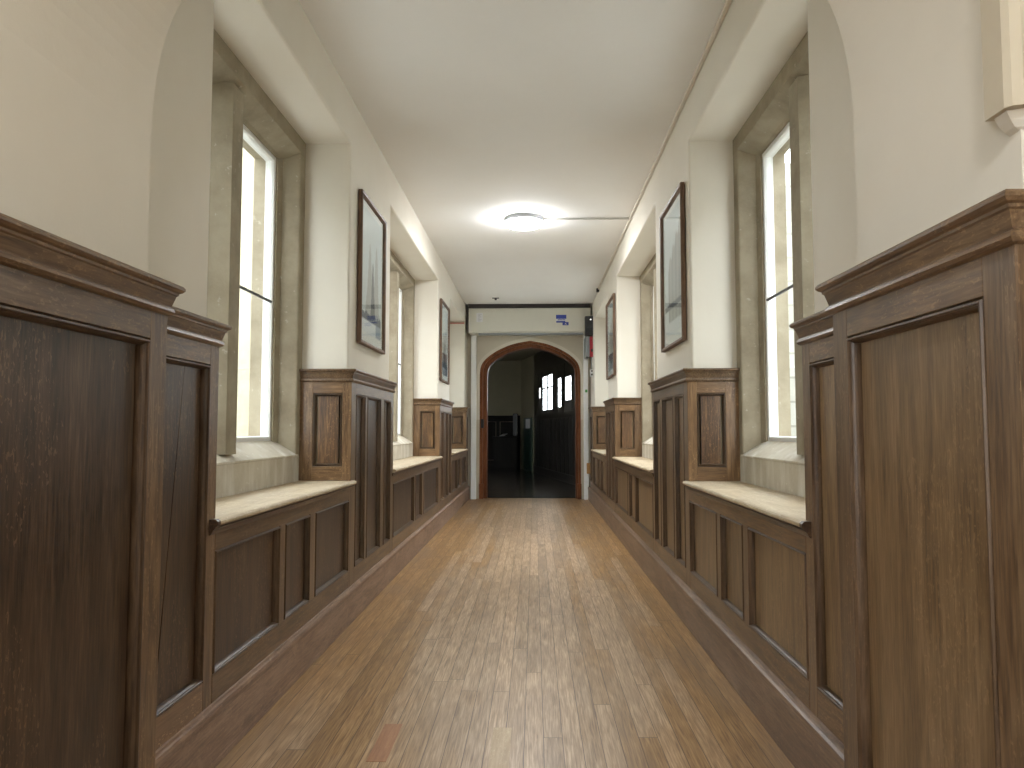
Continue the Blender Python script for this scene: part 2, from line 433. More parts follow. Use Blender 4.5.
# ------------------------------------------------------------------ panelling
MOULD = [(0, -.010), (.0003, -.0045), (.002, -.005), (.0032, -.0005), (.005, .0028), (.0075, .0032), (.0095, .0008), (.0100, -.0035), (.0115, -.0055), (.0135, -.0090), (.0147, -.0135), (.0152, -.0190), (.0152, -.027), (0, -.027)]
def moulding(bm, ua, ub, za, zb, fmap):
    path = [(ua, za), (ub, za), (ub, zb), (ua, zb)]
    sweep(bm, path, MOULD, True, lambda u, z, d: fmap(u, z, d))
def face(parent, fmap, axis, u0, u1, opens, z0, za, zb, z1, M=OAK, P=PANEL, split=None, lowrail=None):
    """frame and panels on one plane; fmap(u, z, d) -> world, d out of the face; opens = openings between the uprights"""
    T = -.028
    def bar(name, a, b, c, d, mat):
        if b - a < .004 or d - c < .004: return
        bm = bmesh.new(); box(bm, (a, c, T), (b, d, 0), .0016)
        for v in bm.verts: v.co = Vector(fmap(v.co.x, v.co.y, v.co.z))
        finish(name, bm, mat, parent)
    xs = [u0] + [w for o in opens for w in o] + [u1]
    bar('stile', u0, opens[0][0], z0, z1, M['Z']); bar('stile', opens[-1][1], u1, z0, z1, M['Z'])
    a, b = opens[0][0], opens[-1][1]
    bar('bottom_rail', a, b, z0, za, (lowrail or M)[axis]); bar('top_rail', a, b, zb, z1, M[axis])
    for (p, q), (r, w) in zip(opens, opens[1:]): bar('muntin', q, r, za, zb, M['Z'])
    for k, (ua, ub) in enumerate(opens):
        bm = bmesh.new()
        A = (ua + .024, za + .008); B = (ub - .024, zb - .008)   # the panel floats in its frame with an open joint each side
        if split and k == split[0]:
            top, bot, w = split[1:]
            for q in ([(A[0], A[1]), (bot - w, A[1]), (top - w * .3, B[1]), (A[0], B[1])], [(bot + w, A[1]), (B[0], A[1]), (B[0], B[1]), (top + w * .3, B[1])]):
                prism(bm, q, lambda u, z: fmap(u, z, -.027), lambda u, z: fmap(u, z, -.019))
        else:
            prism(bm, [A, (B[0], A[1]), B, (A[0], B[1])], lambda u, z: fmap(u, z, -.027), lambda u, z: fmap(u, z, -.019))
        pn = finish('panel', bm, P['Z'], parent)
        bm = bmesh.new(); moulding(bm, ua, ub, za, zb, fmap)
        finish('moulding', bm, NOSE['Z'], pn)
CORN = [(-.03, 1.251), (.002, 1.251), (.008, 1.254), (.0115, 1.260), (.0095, 1.267), (.0055, 1.2705), (.0055, 1.2725), (.009, 1.284), (.0125, 1.296), (.0160, 1.2985), (.0165, 1.303), (.022, 1.3055), (.0265, 1.3105), (.0265, 1.3155), (.023, 1.320), (-.03, 1.322)]
def cornice(parent, path, mat=None):
    bm = bmesh.new(); sweep(bm, path, CORN, False, lambda x, y, h: (x, y, h))
    finish('cornice', bm, mat or OAK['Y'], parent)
Z0, ZA, ZB, Z1 = .190, .272, 1.193, 1.258
for s in (-1, 1):
    nm = SIDE[s]; X = FX[s]; P = PANEL if s < 0 else PANEL_LIT
    def front(x, s=s): return lambda u, z, d: (s * (x - d), u, z)
    def endf(y, s=s): return lambda u, z, d: (s * u, y - d, z)
    def farf(y, s=s): return lambda u, z, d: (s * u, y + d, z)
    def crn(path, s=s): return path if s > 0 else path[::-1]
    # casing of the pier under the near arch
    y0, y1 = (1.035 if s > 0 else .96), STILE[s][0]
    t = thing('pier_casing', (s * NX[s], (y0 + y1) / 2, 0), 'large oak panel casing the near %s arch pier, standing forward of the rest' % nm, 'panelling', 'near pier casings')
    x = NX[s]
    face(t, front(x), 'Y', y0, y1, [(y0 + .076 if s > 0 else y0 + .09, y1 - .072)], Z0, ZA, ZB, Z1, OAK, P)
    for nm2, ff in (('near', endf(y0 - .0012)), ('far', farf(y1 + .0012))):
        bm = bmesh.new(); box(bm, (x + .0012, Z0, -.028), (X + .01, Z1, 0), .0015)
        for v in bm.verts: v.co = Vector(ff(v.co.x, v.co.y, v.co.z))
        finish('return_board', bm, OAK['Z'], t)
    pth = [(s * (X + .03), y0), (s * x, y0), (s * x, y1), (s * (X + .03), y1)]
    cornice(t, pth if s < 0 and False else (pth[::-1] if s < 0 else pth)) if False else None
    def corn_path(x, y0, y1, back, s=s):
        p = [(s * back, y0), (s * x, y0), (s * x, y1), (s * back, y1)]
        # offset is to the left of travel: right wall travels +Y with the corridor on its left
        return p if s > 0 else p[::-1]
    cornice(t, corn_path(x, y0, y1, X + .02))
    bm = bmesh.new(); box(bm, (s * (x + .005), y0 + .03, 1.29), (s * (X + .03), y1 - .005, 1.3205))
    finish('top_board', bm, OAK['Y'], t)
    # tall bay between that pier and the first window seat
    y0, yp, y1 = STILE[s]
    t = thing('tall_panelling', (s * X, (y0 + y1) / 2, 0), ('tall cracked oak panel bay between the near left pier and window seat' if s < 0 else 'narrow tall oak panel bay between the near right pier and window seat'), 'panelling', 'tall bays beside the near piers')
    face(t, front(X), 'Y', y0 + .002, y1, [(y0 + .07, yp)], Z0, ZA, ZB, Z1, OAK, P, split=(0, 2.09, 1.965, .0028) if s < 0 else None, lowrail=PALEOAK if s < 0 else None)
    pth = [(s * X, y0 + .0275), (s * X, y1), (s * (STX[s] - .01), y1)]
    cornice(t, pth if s > 0 else pth[::-1])
    # low panelling under the seats
    seats = [(y1, PIER[s][0][0]), (PIER[s][0][1], PIER[s][1][0]), (PIER[s][1][1], PIER[s][2][0])]
    opens = {-1: [[(2.279, 2.865), (2.925, 3.250), (3.328, 3.925)], [(5.155, 6.060), (6.125, 6.490), (6.560, 7.570)], [(8.83, 9.40), (9.48, 9.90), (9.98, 10.62)]],
             1: [[(2.279, 2.890), (2.960, 3.310), (3.375, 3.955)], [(5.165, 6.030), (6.070, 6.440), (6.540, 7.540)], [(8.55, 9.13), (9.21, 9.62), (9.70, 10.36)]]}[s]
    order = ['nearest', 'middle', 'farthest']
    for k, ((a, b), op) in enumerate(zip(seats, opens)):
        lab = ['low three-panel oak dado under the near %s window seat', 'low three-panel oak dado under the middle %s window seat, beyond the first framed picture', 'low three-panel oak dado under the far %s window seat next to the arch'][k] % nm
        t = thing('seat_panelling', (s * X, (a + b) / 2, 0), lab, 'panelling', 'panelling under the window seats')
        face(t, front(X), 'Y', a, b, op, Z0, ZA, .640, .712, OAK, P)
        lab = ['worn pale oak seat board at the near %s window', 'worn pale oak seat board at the middle %s window', 'worn pale oak seat board at the far %s window beside the arch'][k] % nm
        w = thing('window_seat', (s * X, (a + b) / 2, .712), lab, 'window seat', 'window seats')
        bm = bmesh.new()
        # the board lies between the panelled ends, its rounded nose runs on a little past them
        box(bm, (s * (X - .0003), a + .001, .713), (s * (STX[s] - .004), b - .0018, .736))
        prof = [(X - .0005, .713), (X - .012, .713), (X - .020, .716), (X - .025, .722), (X - .025, .729), (X - .021, .734), (X - .014, .736), (X - .0005, .736)]
        prism(bm, prof, lambda x, z: (s * x, a - .026 if k == 0 else a - .02, z), lambda x, z: (s * x, b + .03, z))
        finish('seat_board', bm, SEATOAK['Y'], w)
        bm = bmesh.new()
        prof = [(X - .0005, .690), (X - .004, .690), (X - .007, .695), (X - .009, .704), (X - .016, .709), (X - .020, .7125), (X - .0005, .7125)]
        prism(bm, prof, lambda x, z: (s * x, a - .04, z), lambda x, z: (s * x, b + .02, z))
        finish('nosing', bm, NOSE['Y'], w)
        if k == 0:
            bm = bmesh.new()
            prof = [(X - .0005, .690), (X - .004, .690), (X - .008, .695), (X - .012, .704), (X - .020, .712), (X - .027, .720), (X - .027, .730), (X - .020, .7365), (X - .0005, .7365)]
            prism(bm, prof, lambda x, z: (s * x, a - .046, z), lambda x, z: (s * x, a - .024, z))
            finish('nosing_return', bm, PANEL['Y'], w)
    # panelled piers
    po = {-1: [[(4.056, 4.285), (4.338, 4.722), (4.822, 5.045)], [(7.775, 8.00), (8.06, 8.42), (8.49, 8.73)], [(10.76, 10.88)]],
          1: [[(4.072, 4.330), (4.385, 4.765), (4.830, 5.085)], [(7.65, 7.87), (7.92, 8.20), (8.25, 8.46)], [(10.50, 10.87)]]}[s]
    for k, ((a, b), op) in enumerate(zip(PIER[s], po)):
        lab = ['tall panelled oak pier below the near %s picture', 'tall panelled oak pier below the far %s picture', 'narrow oak pier end beside the %s side of the arch'][k] % nm
        t = thing('panelled_pier', (s * X, (a + b) / 2, 0), lab, 'panelling', 'panelled piers between the windows')
        face(t, front(X), 'Y', a, b, op, Z0, ZA, ZB, Z1, OAK, P)
        # near end above the seat, facing the viewer
        x1 = STX[s] + .004
        face(t, endf(a - .0012), 'X', X + .0012, x1, [(X + .048, x1 - .072)], .737, .810, ZB, Z1, ENDOAK, ENDPANEL)
        if k < 2:
            face(t, farf(b + .0012), 'X', X + .0012, x1, [(X + .048, x1 - .072)], .737, .810, ZB, Z1, ENDOAK, ENDPANEL)
            cornice(t, corn_path(X, a, b, x1))
        else:
            pth = [(s * x1, a), (s * X, a), (s * X, b)]
            cornice(t, pth if s > 0 else pth[::-1])
    # skirting
    SK = [(-.02, .002), (.010 if s < 0 else .025, .002), (.010 if s < 0 else .025, .020), (.009 if s < 0 else .024, .024), (.009 if s < 0 else .023, .150), (.013 if s < 0 else .026, .156), (.015 if s < 0 else .028, .168), (.012 if s < 0 else .026, .178), (.008 if s < 0 else .018, .183), (.006 if s < 0 else .012, .190), (.0, .1915), (-.02, .1915)]
    p = [(s * X, YB), (s * X, 1.035 if s > 0 else .96), (s * NX[s], 1.035 if s > 0 else .96), (s * NX[s], STILE[s][0]), (s * X, STILE[s][0]), (s * X, YE - .02)]
    bm = bmesh.new(); sweep(bm, p if s > 0 else p[::-1], SK, False, lambda x, y, h: (x, y, h))
    tag(finish('baseboard_' + nm, bm, (SKIRT if s < 0 else SKIRTR)['Y']), 'deep moulded oak skirting along the foot of the %s panelling' % nm, 'skirting', kind='structure')

# ------------------------------------------------------------------ windows in the recesses
ZSILL, ZHEAD = .945, 2.405
def window(idx, s, r, mull, label):
    a, b = r
    xs = STX[s]
    w = thing('window_%d' % idx, (s * xs, (a + b) / 2, .72), label, 'window', kind='structure')
    W3 = lambda x, y, z: (s * x, y, z)
    JW = .085; JB = .160
    D = .22
    # jambs: flat face, splay, rebate
    for e, dr in ((a, 1), (b, -1)):
        pts = [(xs, e - dr * .02), (xs, e + dr * (JW - .006)), (xs + .006, e + dr * JW), (xs + .085, e + dr * (JW + .028)), (xs + .095, e + dr * JB), (xs + D, e + dr * JB), (xs + D, e - dr * .02)]
        bm = bmesh.new(); prism(bm, pts, lambda x, y: W3(x, y, .868), lambda x, y: W3(x, y, SOFF + .02))
        finish('stone_jamb', bm, STONE, w)
    # lintel between the jambs
    pts = [(xs - .0012, SOFF + .02), (xs - .0012, SOFF - .078), (xs + .008, SOFF - .084), (xs + .085, ZHEAD + .012), (xs + .095, ZHEAD), (xs + D, ZHEAD), (xs + D, SOFF + .02)]
    bm = bmesh.new(); prism(bm, pts, lambda x, z: W3(x, a - .018, z), lambda x, z: W3(x, b + .018, z))
    finish('stone_lintel', bm, STONE, w)
    # sloping sill and the apron below it
    pts = [(xs + D, ZSILL + .01), (xs + .10, ZSILL), (xs + .095, ZSILL - .004), (xs - .004, .872), (xs - .004, .864), (xs + .004, .860), (xs + D, .860)]
    bm = bmesh.new(); prism(bm, pts, lambda x, z: W3(x, a + .05, z), lambda x, z: W3(x, b - .05, z))
    finish('stone_sill', bm, SILLSTONE, w)
    bm = bmesh.new(); box(bm, W3(xs + .001, a + .001, 0), W3(xs + D, b - .001, .866), .002)
    finish('stone_apron', bm, SILLSTONE, w)
    edges = [a + JB]
    for c in mull:
        hw = .095
        pts = [(xs + .012, c - .055), (xs + .012, c + .055), (xs + .09, c + hw - .008), (xs + .098, c + hw), (xs + .17, c + hw), (xs + D - .02, c + .05), (xs + D - .02, c - .05), (xs + .17, c - hw), (xs + .098, c - hw), (xs + .09, c - hw + .008)]
        bm = bmesh.new(); prism(bm, pts, lambda x, y: W3(x, y, .90), lambda x, y: W3(x, y, ZHEAD + .03))
        finish('stone_mullion', bm, STONE, w)
        edges += [c - hw, c + hw]
    edges.append(b - JB)
    for l0, l1 in zip(edges[::2], edges[1::2]):
        x0, x1 = xs + .105, xs + .150
        bm = bmesh.new()
        prof = [(0, x0), (.020, x0), (.025, x0 + .012), (.025, x1), (0, x1)]
        sweep(bm, [(l0, ZSILL), (l1, ZSILL), (l1, ZHEAD), (l0, ZHEAD)], prof, True, lambda u, z, h: W3(h, u, z))
        cs = finish('casement', bm, WHITE, w)
        bm = bmesh.new(); box(bm, W3(x0 + .018, l0 + .02, ZSILL + .02), W3(x0 + .023, l1 - .02, ZHEAD - .02))
        finish('glass_pane', bm, GLASS, cs)
        bm = bmesh.new(); tube(bm, [W3(x0 + .006, l0 + .02, 1.652), W3(x0 + .006, l1 - .02, 1.652)], .0075, 8)
        finish('glazing_bar', bm, LEAD, cs)
k = 0
for s in (-1, 1):
    for j, r in enumerate(REC[s]):
        k += 1
        a, b = r; lo, hi = a + .160, b - .160
        if j == 1:
            L = (hi - lo - 2 * .19) / 3; m = [lo + L + .095, lo + 2 * L + .19 + .095]
        else: m = [(lo + hi) / 2 - (.03 if j == 0 else 0)]
        window(k, s, r, m, ['stone mullioned window in the near %s recess above the seat', 'stone mullioned window in the middle %s recess between the two pictures', 'stone mullioned window in the far %s recess beside the arch'][j] % SIDE[s])

# ------------------------------------------------------------------ pictures
def lerp(a, b, t): return tuple(x + (y - x) * t for x, y in zip(a, b))
def art(kind, u, v):
    r = random.Random(kind * 17)
    if u < .07 or u > .93 or v < .07 or v > .95: return (.80, .80, .78)
    sky = lerp((.74, .76, .75), (.60, .66, .68), v)
    c = sky
    def hump(cx, w, h): return h if abs(u - cx) < w else 0
    if kind in (1, 3):
        wob = .03 * math.sin(u * 23 + kind) + .02 * math.sin(u * 51)
        far = .55 * math.exp(-((u - .42) / .10) ** 2) + .60 * math.exp(-((u - .70) / .09) ** 2) + .2
        if v < far + wob and v > .2: c = lerp(sky, (.30, .25, .20), .55)
        near = .42 * math.exp(-((u - .55) / .07) ** 2) + .18
        if v < near + wob * .5 and v > .18: c = (.12, .115, .12)
        if .16 < v < .22 + wob * .3: c = (.06, .075, .11)
        if v < .16: c = (.75, .77, .80) if u < .7 else (.30, .36, .46)
    else:
        edge = .46 + .42 * u + .03 * math.sin(u * 40)
        if v < edge and u > .25 and v > .16: c = lerp((.34, .34, .33), (.46, .45, .42), .5 + .5 * math.sin(u * 37))
        if .25 < v < .29: c = (.07, .08, .09)
        if v < .16: c = (.70, .72, .73)
    if kind in (3, 4) and v < .5: c = lerp(c, (.05, .08, .10), .6)
    return c
def artmat():
    m, t, b = nt('printed picture'); a = t.nodes.new('ShaderNodeVertexColor'); a.layer_name = 'print'
    t.links.new(a.outputs[0], b.inputs['Base Color']); b.inputs['Roughness'].default_value = .7; return m
ART = artmat()
def picture(kind, s, y0, y1, z0, z1, label):
    x = WX[s] - .001; W3 = lambda u, z, d: (s * (x - d), u, z)
    t = thing('framed_picture', (s * x, (y0 + y1) / 2, z0), label, 'picture', 'framed pictures on the piers')
    bm = bmesh.new()
    prof = [(0, .004), (0, .026), (.004, .030), (.016, .028), (.022, .021), (.026, .016), (.026, .004)]
    sweep(bm, [(y0, z0), (y1, z0), (y1, z1), (y0, z1)], prof, True, lambda u, z, d: W3(u, z, d))
    finish('frame', bm, FRAMEWOOD['Z'], t)
    boxobj('backing_board', W3(y0 + .01, z0 + .01, .001), W3(y1 - .01, z1 - .01, .009), DARKGAP, t)
    bm = bmesh.new(); nu, nv = 60, 76
    a, b, c, d = y0 + .02, y1 - .02, z0 + .02, z1 - .02
    vs = [[bm.verts.new(W3(a + (b - a) * i / nu, c + (d - c) * j / nv, .0105)) for j in range(nv + 1)] for i in range(nu + 1)]
    for i in range(nu):
        for j in range(nv): bm.faces.new((vs[i][j], vs[i + 1][j], vs[i + 1][j + 1], vs[i][j + 1]))
    cl = bm.loops.layers.float_color.new('print')
    for i in range(nu + 1):
        for j in range(nv + 1):
            col = (*art(kind, (i / nu) if s < 0 else 1 - i / nu, j / nv), 1)
            for lp in vs[i][j].link_loops: lp[cl] = col
    finish('print', bm, ART, t, doubles=False)
    boxobj('glass', W3(y0 + .022, z0 + .022, .013), W3(y1 - .022, z1 - .022, .015), PICGLASS, t)
picture(1, -1, 4.145, 4.825, 1.483, 2.345, 'tall framed misty print on the near left pier between two windows')
picture(2, 1, 4.095, 4.775, 1.485, 2.350, 'tall framed grey print on the near right pier between two windows')
picture(3, -1, 7.80, 8.52, 1.510, 2.365, 'smaller-looking framed print with dark lower half on the far left pier')
picture(4, 1, 7.66, 8.44, 1.555, 2.385, 'dark framed print on the far right pier, next to the arch end')

# ------------------------------------------------------------------ ceiling lamp and conduits
lc = (-.088, 6.36)
for c, lab in ((lc, 'round white flush ceiling lamp, switched on, in the middle of the corridor'), ((-.088, -.9), 'unseen ceiling lamp added behind the near arch to brighten the near walls')):  # the second lamp is out of view, added as fill light
    t = thing('ceiling_lamp', (c[0], c[1], CZ - .075), lab, 'ceiling light', 'ceiling lamps')
    bm = bmesh.new(); lathe(bm, [(0, CZ), (.158, CZ), (.163, CZ - .006), (.163, CZ - .034), (.158, CZ - .038), (0, CZ - .038)], c); finish('lamp_base', bm, LAMPGREY, t)
    bm = bmesh.new(); lathe(bm, [(0, CZ - .0385), (.156, CZ - .0385), (.160, CZ - .044), (.156, CZ - .056), (.140, CZ - .066), (.10, CZ - .072), (0, CZ - .074)], c); finish('diffuser', bm, LAMPLIGHT, t, smooth=True)
bm = bmesh.new(); tube(bm, [(lc[0] + .16, lc[1], CZ - .010), (WX[1] - .02, lc[1], CZ - .010)], .008); tag(finish('surface_conduit', bm, CONDUIT, loc=(.3, lc[1], CZ)), 'thin conduit crossing the ceiling from the lamp to the right wall', 'conduit', kind='thing')
bm = bmesh.new(); box(bm, (WX[1] - .022, 1.67, CZ - .022), (WX[1] - .001, 9.6, CZ - .001), .004); tag(finish('cable_trunking', bm, TRUNK, loc=(WX[1], 5, CZ)), 'thin cream trunking along the top of the right wall', 'trunking', kind='thing')
tag(boxobj('junction_box', (WX[1] - .035, 9.56, CZ - .045), (WX[1] - .001, 9.62, CZ - .001), BLACK, bev=.004, loc=(WX[1], 9.6, CZ)), 'tiny dark box at the far end of the trunking by the ceiling', 'junction box', kind='thing')
t = thing('ceiling_hook', (-.525, 10.25, CZ), 'small dark fitting on the ceiling in front of the shutter box', 'ceiling fitting')
boxobj('plate', (-.572, 10.22, CZ - .008), (-.478, 10.27, CZ - .0005), BLACK, t, .002)
boxobj('catch', (-.54, 10.235, CZ - .03), (-.51, 10.255, CZ - .008), BLACK, t, .002)
bm = bmesh.new(); tube(bm, [(-1.20, REC[-1][2][1] - .006, 2.515), (-WX[-1] - .01, REC[-1][2][1] - .006, 2.515)], .011); tag(finish('red_cable', bm, PINKWIRE, loc=(-1.1, 10.69, 2.515)), 'short red cable running under the far left recess soffit', 'cable', kind='thing')

# ------------------------------------------------------------------ far wall, shutter, doorway
AX0, AX1 = -.805, .675
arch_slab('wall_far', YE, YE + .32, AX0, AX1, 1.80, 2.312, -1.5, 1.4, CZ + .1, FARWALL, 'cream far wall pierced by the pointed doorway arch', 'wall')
def arch_ring(name, y0, y1, o, i, zb, mat, parent=None):
    """o, i = (xl, xr, spring, apex) of outer and inner line"""
    bm = bmesh.new()
    A = [(o[0], zb)] + tudor(*o) + [(o[1], zb)]; B = [(i[0], zb)] + tudor(*i) + [(i[1], zb)]
    n = len(A)
    Va = [[bm.verts.new((p[0], y, p[1])) for p in A] for y in (y0, y1)]; Vb = [[bm.verts.new((p[0], y, p[1])) for p in B] for y in (y0, y1)]
    for k in range(n - 1):
        bm.faces.new((Va[0][k], Va[0][k + 1], Vb[0][k + 1], Vb[0][k])); bm.faces.new((Va[1][k], Vb[1][k], Vb[1][k + 1], Va[1][k + 1]))
        bm.faces.new((Va[0][k], Va[1][k], Va[1][k + 1], Va[0][k + 1])); bm.faces.new((Vb[0][k], Vb[0][k + 1], Vb[1][k + 1], Vb[1][k]))
    for k in (0, n - 1): bm.faces.new((Va[0][k], Vb[0][k], Vb[1][k], Va[1][k]))
    return finish(name, bm, mat, parent)
d = thing('door_1', (-.065, YE, 0), 'pointed arched doorway with red-brown wooden frame at the corridor end', 'doorway', kind='structure')
arch_ring('outer_frame', YE - .012, YE + .30, (AX0, AX1, 1.80, 2.312), (AX0 + .045, AX1 - .035, 1.80, 2.272), 0, REDWOOD['Z'], d)
arch_ring('inner_frame', YE + .05, YE + .28, (AX0 + .045, AX1 - .035, 1.80, 2.272), (AX0 + .105, AX1 - .070, 1.79, 2.222), 0, REDWOOD['Z'], d)
arch_ring('plaster_hood', YE - .035, YE, (AX0 - .045, AX1 + .045, 1.80, 2.362), (AX0, AX1, 1.80, 2.312), 1.15, WALL, d)
for xx in (AX0 - .005, AX1 - .055): boxobj('plinth_block', (xx, YE - .03, 0), (xx + .06, YE + .04, .22), REDWOOD['Z'], d, .004)
boxobj('strike_plate', (AX0 + .018, YE - .02, 1.03), (AX0 + .062, YE + .005, 1.16), BLACK, d, .003)

t = thing('shutter_housing', (-.06, 10.74, 2.385), 'long cream steel shutter housing above the arch with a blue sticker', 'shutter housing')
boxobj('top_board', (-.955, 10.74, 2.735), (.80, YE - .04, CZ - .001), DARKGAP, t)
bm = bmesh.new()
pr = [(10.75, 2.395), (10.74, 2.405), (10.74, 2.728), (10.746, 2.734), (YE - .04, 2.734), (YE - .04, 2.385), (10.765, 2.385)]
prism(bm, pr, lambda y, z: (-.935, y, z), lambda y, z: (.80, y, z)); finish('housing', bm, BOXCREAM, t)
boxobj('end_cap', (-.955, 10.745, 2.40), (-.936, YE - .04, 2.734), DARKGAP, t)
boxobj('slot', (-.80, 10.80, 2.362), (.70, 10.90, 2.385), GREY, t)
lb = boxobj('paper_label', (-.825, 10.7375, 2.535), (-.735, 10.7395, 2.665), LABELWHITE, t)
for i in range(6):
    z = 2.65 - i * .019
    boxobj('print_line', (-.80, 10.7365, z - .006), (-.80 + (.05, .03, .045, .02, .05, .035)[i], 10.7375, z), LABELGREY, lb)
st = boxobj('blue_sticker', (.308, 10.7375, 2.577), (.455, 10.7395, 2.634), BLUE, t)
boxobj('white_band', (.308, 10.7378, 2.546), (.455, 10.7395, 2.577), LABELWHITE, st)
for i in range(5): boxobj('letter', (.335 + i * .022, 10.7366, 2.556), (.350 + i * .022, 10.7378, 2.570 + (.004 if i % 2 else 0)), BLUE, st)
boxobj('dark_band', (.312, 10.7375, 2.522), (.440, 10.7395, 2.546), BLUE, st)
sq = boxobj('corner_badge', (.400, 10.7372, 2.484), (.487, 10.739, 2.530), BLUE, st)
bm = bmesh.new(); prism(bm, [(.43, 2.492), (.445, 2.517), (.46, 2.492), (.455, 2.492), (.445, 2.508), (.435, 2.492)], lambda x, z: (x, 10.7364, z), lambda x, z: (x, 10.7372, z)); finish('badge_mark', bm, LABELWHITE, st)

def rail(x0, x1, label):
    t = thing('guide_rail', ((x0 + x1) / 2, YE - .04, 0), label, 'guide rail', 'shutter guide rails')
    y0, y1 = YE - .11, YE - .036
    bm = bmesh.new()
    pts = [(x0, y0), (x1, y0), (x1, y1), (x0, y1)]
    box(bm, (x0, y0, 0), (x1, y1, 2.384), .003); finish('channel', bm, RAILWHITE, t)
    return t
rail(-.925, -.850, 'white shutter guide rail on the left of the arch')
t = rail(.715, .780, 'white shutter guide rail on the right of the arch')
boxobj('green_sticker', (.735, YE - .1115, 1.545), (.768, YE - .1098, 1.585), GREEN, t)
t = thing('tan_box', (.79, YE - .11, .37), 'small tan box fixed low on the right guide rail', 'box')
boxobj('body', (.750, YE - .165, .372), (.832, YE - .1105, .525), TAN, t, .006)
boxobj('cover_plate', (.760, YE - .170, .385), (.822, YE - .165, .512), TAN, t, .002)
t = thing('black_alarm_box', (.76, 10.70, 2.31), 'black alarm box mounted at the right end of the cream shutter housing', 'alarm box')
boxobj('body', (.712, 10.62, 2.325), (.838, 10.735, 2.600), BLACK, t, .012)
for i in range(5): boxobj('louvre', (.735, 10.616, 2.36 + i * .025), (.815, 10.621, 2.372 + i * .025), GREY if False else BLACK, t, .001)
bm = bmesh.new(); bmesh.ops.create_uvsphere(bm, u_segments=12, v_segments=8, radius=.010, matrix=Matrix.Translation((.790, 10.618, 2.548))); finish('indicator_light', bm, LED, t, smooth=True)
t = thing('grey_switch_box', (.757, 10.76, 2.03), 'narrow grey switch box hanging below the black alarm box', 'switch box')
boxobj('body', (.722, 10.70, 2.03), (.782, YE - .11, 2.322), GREY, t, .006)
boxobj('cover', (.728, 10.694, 2.05), (.776, 10.70, 2.30), GREY, t, .002)
t = thing('red_alarm_unit', (.81, 10.76, 2.03), 'narrow red alarm unit beside the grey switch box by the arch', 'alarm unit')
boxobj('body', (.784, 10.69, 2.03), (.838, 10.79, 2.320), RED, t, .006)
boxobj('button', (.797, 10.684, 2.10), (.826, 10.69, 2.14), BLACK, t, .003)
t = thing('wall_switch', (.815, 10.80, 1.76), 'small white switch plate with two dark buttons right of the arch', 'switch')
boxobj('plate', (.790, 10.78, 1.755), (.835, 10.79, 1.865), RAILWHITE, t, .003)
for z in (1.835, 1.785): boxobj('button', (.805, 10.774, z - .012), (.825, 10.78, z + .012), BLACK, t, .002)
bm = bmesh.new(); tube(bm, [(.812, 10.785, 1.865), (.812, 10.785, 2.03)], .006); finish('cable', bm, GREY, t)

# ------------------------------------------------------------------ lobby beyond the arch
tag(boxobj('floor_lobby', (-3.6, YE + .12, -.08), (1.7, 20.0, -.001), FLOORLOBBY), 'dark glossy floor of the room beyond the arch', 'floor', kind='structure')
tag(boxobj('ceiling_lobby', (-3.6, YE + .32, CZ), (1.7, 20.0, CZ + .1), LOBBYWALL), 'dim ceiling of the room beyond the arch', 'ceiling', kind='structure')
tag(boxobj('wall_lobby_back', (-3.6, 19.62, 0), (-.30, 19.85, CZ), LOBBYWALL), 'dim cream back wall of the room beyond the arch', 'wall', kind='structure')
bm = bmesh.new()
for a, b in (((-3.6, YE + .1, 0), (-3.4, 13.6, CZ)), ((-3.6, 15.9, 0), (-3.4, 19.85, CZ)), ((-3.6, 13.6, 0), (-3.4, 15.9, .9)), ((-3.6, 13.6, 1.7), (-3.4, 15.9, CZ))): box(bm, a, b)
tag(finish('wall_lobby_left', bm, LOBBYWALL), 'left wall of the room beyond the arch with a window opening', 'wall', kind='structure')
def vplane(A, B):
    """frame of an upright plane from A to B (plan points), u from A, n towards the viewer"""
    A = Vector((*A, 0)); B = Vector((*B, 0)); e = (B - A); L = e.length; e.normalize(); n = Vector((e.y, -e.x, 0))
    if n.y > 0: n = -n
    return (lambda u, z, d: tuple(A + e * u + n * d + Vector((0, 0, z)))), L
fm, L = vplane((-.36, 19.72), (-.005, 18.15))
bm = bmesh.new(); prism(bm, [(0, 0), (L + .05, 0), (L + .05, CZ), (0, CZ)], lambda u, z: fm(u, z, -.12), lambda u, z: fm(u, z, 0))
tag(finish('wall_lobby_right', bm, LOBBYWALL), 'short slanting cream wall at the back right of the dark room', 'wall', kind='structure')
t = thing('lobby_panelling', (-2, 19.62, 0), 'black panelled dado along the back wall beyond the arch', 'panelling')
bk = lambda u, z, d: (u, 19.62 - .03 - d, z)
op = [(-3.3 + i * .48, -3.3 + i * .48 + .40) for i in range(6)]
face(t, bk, 'X', -3.39, -.37, op, .12, .22, 1.22, 1.32, DULLBLACK, DULLBLACK)
boxobj('cap_rail', (-3.39, 19.54, 1.32), (-.37, 19.62, 1.37), DULLBLACK['X'], t, .008)
boxobj('plinth', (-3.39, 19.56, .0), (-.37, 19.62, .12), DULLBLACK['X'], t, .004)
t = thing('green_door', (-.17, 18.9, 0), 'dark green door with a pale notice in the far room', 'door', kind='thing')
def pb(parent, name, f, u0, u1, z0, z1, d0, d1, mat, bev=.003):
    bm = bmesh.new(); box(bm, (u0, z0, d0), (u1, z1, d1), bev)
    for v in bm.verts: v.co = Vector(f(v.co.x, v.co.y, v.co.z))
    return finish(name, bm, mat, parent)
pb(t, 'leaf', fm, .55, 1.45, .01, 1.30, .003, .035, DARKGREEN)
pb(t, 'lower_panel', fm, .68, 1.32, .15, .62, .035, .042, DARKGREEN)
pb(t, 'upper_panel', fm, .68, 1.32, .70, 1.00, .035, .042, DARKGREEN)
